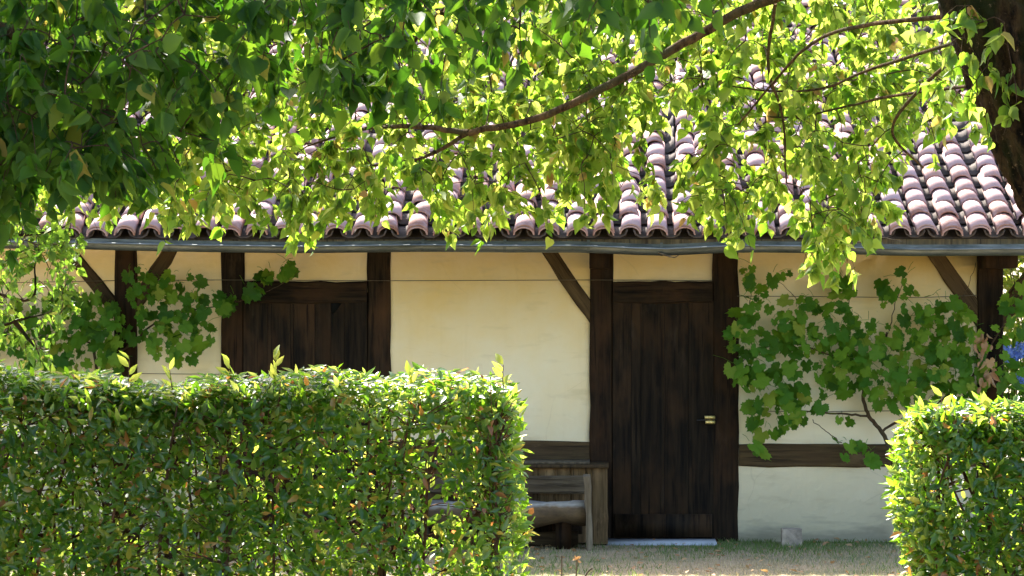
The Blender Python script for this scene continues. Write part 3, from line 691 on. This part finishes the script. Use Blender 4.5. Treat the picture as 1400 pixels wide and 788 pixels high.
# ------------------------------------------------------------------ hedges
def hedge(label, x0, x1, y0, y1, ztop, nfront, ntop, nstem, end_bulge, thin=0):
    root = thing('hedge', label, 'hedge', ((x0+x1)/2, (y0+y1)/2, 0), 'clipped hedges')
    pl = Plant(root, M['hedge_leaf'], ['oval', 'oval_b'])
    def wobble(p): return .018*np.sin(p[:, 0]*5.1+p[:, 2]*3)+.022*np.sin(p[:, 2]*9+p[:, 0]*2.3)+.02*np.sin(p[:, 0]*13+p[:, 1]*7)
    def addf(n, face):
        u = rng.random(n); v_ = rng.random(n); dep = np.abs(rng.normal(0, .10, n))*(1-.0*u)
        if face == 'front': P = np.stack([x0+(x1-x0)*u, np.full(n, y0), ztop*v_], -1); nn = np.array([0, -1., .1])
        if face == 'back': P = np.stack([x0+(x1-x0)*u, np.full(n, y1), ztop*v_], -1); nn = np.array([0, 1., .1])
        if face == 'top': P = np.stack([x0+(x1-x0)*u, y0+(y1-y0)*v_, np.full(n, ztop)], -1); nn = np.array([0, 0, 1.])
        if face == 'left': P = np.stack([np.full(n, x0), y0+(y1-y0)*u, ztop*v_], -1); nn = np.array([-1., 0, .1])
        if face == 'right': P = np.stack([np.full(n, x1), y0+(y1-y0)*u, ztop*v_], -1); nn = np.array([1., 0, .1])
        # round the edges
        e = .15
        cx, cy, cz = np.clip(P[:, 0], x0+e, x1-e), np.clip(P[:, 1], y0+e, y1-e), np.minimum(P[:, 2], ztop-e)
        C_ = np.stack([cx, cy, cz], -1); dv = P-C_; ln = np.linalg.norm(dv, axis=1)[:, None]; dv = np.where(ln > 1e-6, dv/np.maximum(ln, 1e-6), nn)
        P = C_+dv*e+dv*(wobble(P)-dep+.03)[:, None]
        if end_bulge: P[:, 0] += np.where(P[:, 0] > x1-.35, .06*np.sin(np.clip((P[:, 2]-.55)/.9, 0, 1)*math.pi), 0)*1.0
        D = dv*.55+unit(n)*.8+np.array([0, 0, .2]); Nn = dv*.7+unit(n)*.55+np.array([0, -.15, .45])
        if face == 'top': D = unit(n)*[1, 1, .25]+dv*.05; Nn = unit(n)*.42+np.array([-.15, -.38, 1])
        hole = np.sin(P[:, 0]*6.3+1.1*np.sin(P[:, 2]*7))*np.sin(P[:, 2]*7.7+P[:, 0]*2.2+1)+.35*np.sin(P[:, 0]*17+P[:, 2]*13)
        k_ = rng.random(n) < np.clip(1.0-1.1*(hole-.30), .5, 1)
        if face == 'top': k_ |= True
        if thin: k_ &= rng.random(n) > (.12 if face == "front" else .55)*np.clip((P[:, 0]-x1+thin)/thin*1.6, 0, 1)
        pl.add(P[k_], orient(D, Nn)[k_], .056*rng.uniform(.5, 1.25, n)[k_])
    addf(nfront, 'front'); addf(int(nfront*.45), 'back'); addf(ntop, 'top')
    a = (y1-y0)/(x1-x0); addf(int(nfront*a*1.15), 'left'); addf(int(nfront*a*1.15), 'right')
    # wood inside: stems fanning up from the ground
    tb = []
    for i in range(nstem):
        bx = rng.uniform(x0+.08, x1-.08); by = rng.uniform(y0+.18, y1-.15); p = np.array([bx, by, -.03]); pts = [p]
        lean = rng.normal(0, .16, 2)
        for s_ in range(5): p = p+np.array([lean[0]*.5+rng.normal(0, .04), lean[1]*.4+rng.normal(0, .03), (ztop-.05)/5]); pts.append(p)
        Ls = smooth_line(pts, 3); Ls[:, 0] = np.clip(Ls[:, 0], x0+.05, x1-.05); Ls[:, 1] = np.clip(Ls[:, 1], y0+.05, y1-.05)
        r0 = rng.uniform(.006, .016); o = (Ls, np.linspace(r0, .004, len(Ls)))
        if i < nstem//3: part('stem', *tube(o[0], o[1], 6, .15), M['hedge_twig'], root, True)
        else: tb.append(tube(*o, 5))
        for _ in range(24):
            j = rng.integers(3, len(Ls)-1); a_ = Ls[j]; d_ = unit(1)[0]*np.array([1, 1, .5])+[0, -.3, .35]; ln = rng.uniform(.1, .3)
            b_ = a_+d_*ln; b_[1] = min(max(b_[1], y0-.01), y1); b_[2] = min(b_[2], ztop+.01); b_[0] = min(max(b_[0], x0), x1+.02)
            tb.append(tube(np.array([a_, (a_+b_)/2+rng.normal(0, .015, 3), b_]), [.0035, .0025, .0015], 4))
    return root, pl, tb
YH = 11.6
lx1 = at(694, 600, YH)[0]; lz = at(400, 525, YH)[2]
hl, plh, tbl = hedge('long clipped hedge filling the lower left before the log bench', -3.9, lx1, YH, YH+.58, lz, 30000, 21000, 120, True, 1.3)
rx0 = at(1254, 600, YH)[0]; rz = at(1300, 560, YH)[2]
hr, prh, tbr = hedge('shorter clipped hedge at the lower right with white glinting leaves', rx0, rx0+2.6, YH, YH+.58, rz, 17000, 13000, 70, False)
def shoots(pl, tb, spots, ztop):
    for (px, py0, n_) in spots:
        top = at(px, py0, YH+.15); base = np.array([top[0]+rng.normal(0, .01), top[1], ztop-.05])
        tb.append(tube(np.array([base, (base+top)/2+rng.normal(0, .005, 3), top]), [.003, .0022, .0015], 4))
        n = n_; t_ = np.linspace(.35, 1, n)[:, None]; P = base+(top-base)*t_; D = unit(n)*np.array([1, .5, .3])+[0, 0, .7]; Nn = unit(n)*.5+np.array([0, -.7, .4])
        pl.add(P, orient(D, Nn), .066*rng.uniform(.75, 1.15, n))
sl = Plant(hl, M['shoot_leaf'], ['oval', 'oval_b'], 60)
shoots(sl, tbl, [(376, 488, 6), (314, 496, 4), (177, 492, 4), (688, 499, 4), (232, 506, 5), (560, 514, 4)], lz)
sr = Plant(hr, M['shoot_leaf'], ['oval', 'oval_b'], 40)
shoots(sr, tbr, [(1288, 542, 3), (1262, 556, 4), (1350, 556, 4)], rz)
part('twigs', *cat(tbl), M['hedge_twig'], hl, kind='stuff')
part('twigs', *cat(tbr), M['hedge_twig'], hr, kind='stuff')

# ------------------------------------------------------------------ grape vines on the wall
def vine(label, root_px, stems, blobs, Y=21.62, dens=1.1):
    base = at(root_px[0], root_px[1], Y); base[2] = 0
    root = thing('grape_vine', label, 'vine', base, 'grape vines trained on the wall')
    for pts, r0, r1 in stems:
        Ls = smooth_line([at(a, c_, Y+.05) for a, c_ in pts], 6)+0
        part('stem', *tube(Ls+rng.normal(0, .004, Ls.shape), np.linspace(r0, r1, len(Ls)), 6, .2), M['twig'], root, True)
    pl = Plant(root, M['vine_leaf'], ['grape', 'grape_b'], 298); tb = []; allp = []
    for (cx, cy, rx, ry, n_) in blobs:
        n_ = int(n_*dens); pts = []; tries = 0
        while len(pts) < n_ and tries < 400:
            tries += 1; a = rng.uniform(0, 6.283); rr = math.sqrt(rng.random()); p = (cx+rx*rr*math.cos(a), cy+ry*rr*math.sin(a))
            if all((p[0]-q_[0])**2+(p[1]-q_[1])**2 > 72 for q_ in allp+pts): pts.append(p)
        allp += pts
    P = np.array([at(a, c_-11, Y-rng.uniform(-.06, .13)) for a, c_ in allp]); n = len(P)
    ang = rng.normal(0, .75, n); D = np.stack([np.sin(ang), rng.normal(-.25, .3, n), -np.cos(ang)], -1)
    Nn = np.stack([rng.normal(0, .7, n), np.full(n, -1.), rng.normal(.4, .55, n)], -1)
    sz = .138*rng.uniform(.5, 1.3, n); pl.add(P, orient(D, Nn), sz)
    for i in range(n):
        q_ = P[i]+np.array([rng.normal(0, .05), .05, rng.uniform(.0, .08)]); tb.append(tube(np.array([q_, (q_+P[i])/2+[0, -.01, .01], P[i]]), .002, 3))
    part('leaf_stalks', *cat(tb), M['vine_leaf'], root, kind='stuff')
    return root
vine_r = vine('broad leaved grape vine climbing the cream wall right of the plank door', (1225, 740),
     [([(1228, 745), (1222, 640), (1205, 590), (1188, 570), (1180, 535), (1188, 490), (1215, 455)], .022, .010), ([(1188, 570), (1150, 566), (1100, 562), (1040, 548)], .011, .004),
      ([(1205, 590), (1240, 570), (1300, 540), (1340, 500), (1365, 455), (1395, 420)], .012, .005), ([(1180, 500), (1120, 480), (1080, 470), (1030, 480), (1010, 500)], .008, .003),
      ([(1150, 490), (1160, 440), (1160, 380), (1158, 355)], .005, .002), ([(1030, 480), (1025, 430), (1028, 380)], .005, .002), ([(1215, 455), (1225, 410), (1240, 380)], .005, .002), ([(1100, 470), (1095, 420), (1065, 385)], .004, .002),
      ([(1150, 605), (1130, 590), (1110, 575)], .004, .003), ([(1300, 540), (1290, 470), (1320, 400), (1335, 360)], .005, .002)],
     [(1065, 510, 62, 45, 40), (1150, 470, 72, 40, 36), (1240, 500, 70, 48, 52), (1110, 452, 55, 26, 16), (1020, 490, 20, 55, 18), (1290, 465, 38, 55, 30), (1085, 555, 45, 28, 17), (1055, 578, 30, 20, 10), (1180, 505, 60, 38, 34), (1255, 540, 75, 25, 30),
      (1160, 395, 13, 18, 7), (1213, 405, 13, 22, 6), (1240, 415, 11, 36, 9), (1068, 383, 12, 6, 4), (1028, 385, 11, 14, 5), (1033, 420, 22, 22, 9), (1100, 418, 28, 16, 5), (1030, 622, 15, 10, 3), (1155, 618, 14, 13, 4), (1183, 627, 9, 12, 3), (1150, 585, 10, 8, 2), (1322, 490, 20, 45, 14), (1368, 495, 8, 36, 8), (1392, 440, 12, 50, 10), (1385, 528, 20, 14, 8), (1300, 520, 50, 30, 20)])
vine('darker grape vine sprawling over the wall and first post at the left', (150, 740),
     [([(150, 745), (140, 620), (132, 510), (128, 470), (120, 440)], .02, .008), ([(132, 510), (180, 470), (215, 440), (260, 425), (300, 418), (340, 408), (380, 392), (408, 372)], .01, .002), ([(128, 470), (80, 460), (30, 450), (-40, 455)], .008, .004)],
     [(100, 440, 52, 40, 24), (72, 488, 50, 25, 18), (230, 420, 52, 38, 32), (240, 468, 52, 30, 26), (188, 385, 20, 13, 7), (150, 455, 22, 30, 9), (288, 420, 12, 12, 4), (315, 418, 12, 9, 2), (340, 404, 12, 7, 3), (368, 385, 15, 8, 4), (392, 376, 10, 8, 3), (150, 500, 20, 15, 8), (20, 450, 25, 30, 10), (-50, 460, 50, 50, 25)], dens=2.2)

dl_ = Plant(vine_r, M['dead_leaf'], ['grape_b', 'lime_c'], 40); n = 26
P = np.array([at(1345+rng.normal(0, 5), rng.uniform(455, 545), 21.5+rng.uniform(-.05, .05)) for _ in range(n)]); dl_.add(P, orient(unit(n)*.6-[0, 0, 1], unit(n)), .09*rng.uniform(.5, 1.2, n))
# ------------------------------------------------------------------ bin, bench, stone
YB = 21.36
def bx(px): return at(px, 425, YB)[0]
def bz(py): return at(700, py, YB)[2]
bino = thing('plank_bin', 'low wooden plank bin with grey lid standing against the wall behind the log bench', 'storage bin', (bx(700), YB+.2, 0))
def bplank(name, px0, px1, py0, py1, y, thk, mat, parent, horiz=False, bow=0):
    xx0, xx1, z0, z1 = at(px0, 425, y)[0], at(px1, 425, y)[0], at(700, py1, y)[2], at(700, py0, y)[2]
    if horiz: return timber(name, (xx0, (z0+z1)/2), (xx1, (z0+z1)/2), z1-z0, thk, M[mat], parent, 6, .003, bow, proud_y=y)
    return timber(name, ((xx0+xx1)/2, z0), ((xx0+xx1)/2, z1), xx1-xx0, thk, M[mat], parent, 6, .003, bow, proud_y=y)
for a in range(560, 806, 22): bplank('plank', a, a+21.8, 640.5, 742, YB, .025, 'board_wood', bino)
bplank('corner_post', 808, 831, 640.5, 744, YB-.01, .06, 'board_wood', bino)
part('side_panel', *box(bx(828)-.02, bx(831)-.003, YB+.052, YP-.002, 0, bz(641)), M['board_wood'], bino)
part('lid', *box(bx(556), bx(832), YB-.04, YP-.004, bz(640), bz(635)), M['brace_wood'], bino)
part('capping', *box(bx(560), bx(806), YB-.0, YP-.03, bz(635)+.001, bz(631.5)), M['grey_wood'], bino)
YS = 20.95
ben = thing('log_bench', 'rough log bench with leaning grey end plank in front of the plank bin', 'bench', (at(700, 425, YS)[0], YS, 0))
lx0, lx1_ = at(570, 425, YS)[0], at(801, 425, YS)[0]; zc = at(700, 700, YS)[2]
# half log, flat side up and a little waney
seg, k = 14, 12; V = []
for i in range(seg+1):
    x = lx0+(lx1_-lx0)*i/seg; rr = .105+.018*math.sin(i*.9)+rng.normal(0, .004)
    for j in range(k):
        a = j/k*2*math.pi; y = rr*1.75*math.cos(a); z = rr*1.1*math.sin(a); z = min(z, .07+.012*math.sin(i*.8+j))
        V.append((x, YS+.12+y, zc+z+rng.normal(0, .003)))
F = [(i*k+j, (i+1)*k+j, (i+1)*k+(j+1) % k, i*k+(j+1) % k) for i in range(seg) for j in range(k)]+[tuple(range(k)), tuple(seg*k+j for j in range(k-1, -1, -1))]
M['log'] = plain('log', (.17, .12, .065), .85, 0, 7, .65, .8)
m, t, b = newmat('split_log'); sepz = t.nodes.new('ShaderNodeSeparateXYZ'); tcc = t.nodes.new('ShaderNodeTexCoord'); t.links.new(tcc.outputs['Object'], sepz.inputs[0])
g1 = noise(t, 16, 6, coords(t, (.25, 1, 1), False), .65); zz_ = math_(t, 'ADD', math_(t, 'SUBTRACT', sepz.outputs[2], zc), math_(t, 'MULTIPLY', math_(t, 'SUBTRACT', noise(t, 5, 3, coords(t, (1, 1, 1), False)), .5), .14))
cc = mixc(t, ramp(t, g1, [(.3, (.05, .03, .014)), (.7, (.17, .11, .05))]), ramp(t, g1, [(.3, (.16, .15, .125)), (.7, (.34, .32, .27))]), ramp(t, zz_, [(.02, (0, 0, 0)), (.05, (1, 1, 1))]))
t.links.new(cc, b.inputs['Base Color']); b.inputs['Roughness'].default_value = .85; bump(t, b, g1, .8, .01)
part('seat', V, F, m, ben, True)
bplank('backrest', 575, 799, 651, 675, YS+.30, .04, 'grey_wood', ben, True)
ep0 = at(804.5, 756, YS-.12); ep1 = at(803, 652, YS-.12)
timber('end_plank', (ep0[0]+.012, -.02), (ep1[0], ep1[2]), .05, .34, M['pale_wood'], ben, 6, .004, proud_y=YS-.12)
timber('end_plank', (at(582, 425, YS)[0], -.02), (at(580, 425, YS)[0], ep1[2]), .05, .34, M['grey_wood'], ben, 6, .004, proud_y=YS-.12)
part('shadow_board', *box(lx0, lx1_-.03, YS+.302, YS+.33, .1, zc-.02), M['dark_wood'], ben)  # added dark panel standing in for the deep shadow under the seat
for px in (620, 770):
    x = at(px, 425, YS)[0]; part('leg', *box(x-.06, x+.06, YS+.06, YS+.2, -.02, zc-.07), M['dark_wood'], ben)
lb = thing('timber_beam', 'dark old beam lying on the grass under the log bench', 'beam', (at(700, 425, YS+.33)[0], YS+.3, 0))
timber('beam', (at(600, 425, YS)[0], .07), (at(790, 425, YS)[0], .06), .12, .1, M['brace_wood'], lb, 6, .006, proud_y=YS+.27)
# stone block by the wall
sb = []
for x, y, z in box(0, 1, 0, 1, 0, 1)[0]: sb.append((x, y, z))
x0, x1 = wx(1064), wx(1092); zs = wz(717)
V = []; F = []
nn = 5
for f in range(6):
    o0 = len(V)
    for i in range(nn):
        for j in range(nn):
            u, v_ = i/(nn-1), j/(nn-1); ax_ = f//2; sgn = f % 2; p = [0, 0, 0]; p[ax_] = sgn; p[(ax_+1) % 3] = u; p[(ax_+2) % 3] = v_
            e = 1-.10*sum(1 for c_ in p if c_ in (0, 1))*.25; p = [.5+(c_-.5)*e for c_ in p]
            hsh = math.sin(p[0]*17+p[1]*29+p[2]*41)*.012
            V.append((x0+(x1-x0)*(p[0]+hsh), YW-.40+.18*(p[1]+hsh*.6), -.03+(zs+.03)*(p[2]+hsh)))
    for i in range(nn-1):
        for j in range(nn-1):
            q = (o0+i*nn+j, o0+(i+1)*nn+j, o0+(i+1)*nn+j+1, o0+i*nn+j+1); F.append(q if f % 2 else q[::-1])
st = part('stone_block', V, F, M['stone'], None); tag(st, 'small square grey stone block standing at the foot of the cream wall', 'stone')
# dead twigs caught on the gutter
for lab, pts in (('thin bleached twig lying on the gutter at the right', [(1162, 334), (1185, 328), (1205, 325), (1235, 331)]), ('short dead twig dangling from the gutter above the plank door', [(900, 346), (912, 350), (922, 352), (928, 349)])):
    tw = part('fallen_twig', *tube(smooth_line([at(a, c_, GY-.012) for a, c_ in pts], 5), np.linspace(.007, .003, 16), 5, .3), M['grey_wood'], None); tag(tw, lab, 'twig')
# dry stalks in the lawn
for i, (lab, pts, c_) in enumerate((('straight dry stalk in the lawn nearest the hedge end', [(768, 800), (768, 760)], 0), ('dry stalk with a rusty seed head in the lawn', [(787, 800), (789, 766)], 1), ('bent white dry stalk leaning right in the lawn', [(796, 800), (803, 783), (810, 777)], 0))):
    Yk = 18.6; P = [at(a, q_, Yk) for a, q_ in pts]; P[0][2] = -.02; rt = thing('dry_stalk', lab, 'stalk', (P[0][0], Yk, 0), 'dry stalks in the lawn')
    part('stem', *tube(smooth_line(P, 4), .006, 5), M['grey_wood'], rt)
    if c_:
        n = 14; O = orient(unit(n)+[0, 0, .4], unit(n)); pq = Plant(rt, M['dead_leaf'], ['oval'], 0); pq.add(np.repeat(P[-1][None], n, 0), O, np.full(n, .035))

# ------------------------------------------------------------------ garden beyond the corner
def bush(name, label, catg, c, r, n, size, mat, group=None, leafp=60, tpl=('oval', 'oval_b'), stems=10):
    c = np.array(c, float); base = np.array([c[0], c[1], 0]); root = thing(name, label, catg, base, group); pl = Plant(root, mat, list(tpl), leafp)
    q = unit(n)*(rng.random((n, 1))**.33)*np.array(r); q *= (1+.25*np.sin(q[:, :1]*6+q[:, 1:2]*4)); P = c+q; P[:, 2] = np.maximum(P[:, 2], .05)
    pl.add(P, orient(q/np.array(r)+unit(n)*.8+[0, 0, .1], unit(n)+q+[0, 0, .4]), size*rng.uniform(.6, 1.2, n))
    for _ in range(stems):
        tip = c+unit(1)[0]*np.array(r)*.7; tip[2] = max(tip[2], .3); b0 = base+np.array([rng.normal(0, r[0]*.15), rng.normal(0, r[1]*.15), -.03])
        part('stem', *tube(smooth_line([b0, (b0+tip)/2+rng.normal(0, .05, 3), tip], 4), np.linspace(.015, .004, 9), 5), M['twig'], root, True)
    return root, pl
hyd, ph = bush('hydrangea', 'hydrangea bush with blue flower heads beyond the house corner', 'flowering shrub', at(1412, 530, 23.2), (.5, .45, .5), 900, .11, M['vine_leaf'])
hyd_loc = wl(hyd)
for (px, py) in ((1384, 489), (1396, 478), (1377, 483), (1399, 515), (1412, 500), (1425, 485)):
    c = at(px, py, 22.7); n = 110; d = unit(n); P = c+d*.055
    tv, tf = TPL['clump']; O = orient(unit(n), d); V = np.einsum('nij,kj->nki', O*.028, tv)+P[:, None]; F = (tf[None]+(np.arange(n)*len(tv))[:, None, None]).reshape(-1, 3)
    part('flower_head', V.reshape(-1, 3), F, M['blue_petal'], hyd)
bush('garden_shrub', 'bright green shrub in the garden beyond the house corner', 'shrub', at(1440, 400, 26), (.9, .8, 1.1), 2600, .10, M['far_leaf'], None, 40)
bush('garden_shrub', 'tall shrub behind the bright shrub at the right edge', 'shrub', at(1500, 330, 31), (1.6, 1.2, 2.0), 3000, .14, M['far_leaf'], None, 20)
# trees behind the roof
for i, (x, y, z, r, lab) in enumerate(((-5.5, 38, 6.5, (3.6, 3, 3.6), 'leafy tree behind the roof at the left'), (0.8, 40, 7.0, (3.6, 3, 3.8), 'leafy tree behind the middle of the roof'), (7.5, 39, 6.5, (3.8, 3, 3.6), 'leafy tree behind the roof near the trunk on the right'))):
    root = thing('garden_tree', lab, 'tree', (x, y, 0), 'trees behind the house')
    part('trunk', *tube(smooth_line([(x, y, -.05), (x+.1, y, 2), (x-.1, y, 4), (x, y, 7)], 5), np.linspace(.3, .1, 16), 10, .1), M['bark'], root, True)
    for _ in range(9):
        tip = np.array([x, y, z])+unit(1)[0]*np.array(r)*.75; part('branch', *tube(smooth_line([(x, y, rng.uniform(3, 5)), (np.array([x, y, z])+tip)/2, tip], 4), np.linspace(.09, .02, 9), 6), M['bark'], root, True)
    pl = Plant(root, M['far_leaf'], ['clump'], 0); n = 7000; cl = unit(60)*(rng.random((60, 1))**.4)*np.array(r)+np.array([x, y, z]); P = cl[rng.integers(0, 60, n)]+rng.normal(0, .45, (n, 3))
    pl.add(P, orient(unit(n)+[0, 0, -.4], unit(n)), .16*rng.uniform(.6, 1.3, n))

finish_foliage()

# ------------------------------------------------------------------ grass and litter
n = 60000; X = rng.uniform(-4.5, 5.5, n); Yg = 21.75-rng.random(n)**1.3*6.5
green = np.sin(X*2.1+1)*np.sin(Yg*1.7)*.3+.75*np.exp(-(21.8-Yg)*1.1)+rng.normal(0, .22, n) > .33
h = np.where(green, rng.uniform(.03, .075, n), rng.uniform(.012, .04, n))*np.where(Yg > 21.2, .6, .8); a = rng.uniform(0, 6.283, n); wd = .004
ln = rng.normal(0, .5, (n, 2))*h[:, None]
ok = ~((X > wx(826)) & (X < wx(980)) & (Yg > 21.30)) & ~((X > wx(1060)) & (X < wx(1096)) & (Yg > 21.36))
V = np.stack([np.stack([X-np.cos(a)*wd, Yg-np.sin(a)*wd, np.full(n, -.005)], -1), np.stack([X+np.cos(a)*wd, Yg+np.sin(a)*wd, np.full(n, -.005)], -1), np.stack([X+ln[:, 0], Yg+ln[:, 1], h], -1)], 1)
for nm, msk, c0 in (('green_grass', green & ok, 'gb'), ('dry_grass', ~green & ok, 'db')):
    Vm = V[msk].reshape(-1, 3); mm = leaf_mat(nm, [(0, (.06, .12, .03)), (1, (.12, .17, .05))] if c0 == 'gb' else [(0, (.32, .24, .12)), (1, (.56, .45, .27))], [(0, (.18, .3, .04)), (1, (.26, .36, .06))] if c0 == 'gb' else [(0, (.3, .25, .12)), (1, (.42, .36, .2))], .3, .7, .2)
    put(nm, mesh_np(nm, Vm, np.arange(len(Vm)).reshape(-1, 3), mm), kind='stuff')
n = 700; P = np.stack([rng.uniform(-4, 5, n), 21.7-rng.random(n)**1.2*5, rng.uniform(.006, .03, n)], -1); O = orient(unit(n)*[1, 1, .25], unit(n)*.5+[0, 0, 1]); tv, tf = TPL['lime_b']
V = np.einsum('nij,kj->nki', O*(.05*rng.uniform(.5, 1.2, n))[:, None, None], tv)+P[:, None]; F = (tf[None]+(np.arange(n)*len(tv))[:, None, None]).reshape(-1, 3)
put('leaf_litter', mesh_np('leaf_litter', V.reshape(-1, 3), F, M['dead_leaf']), kind='stuff')
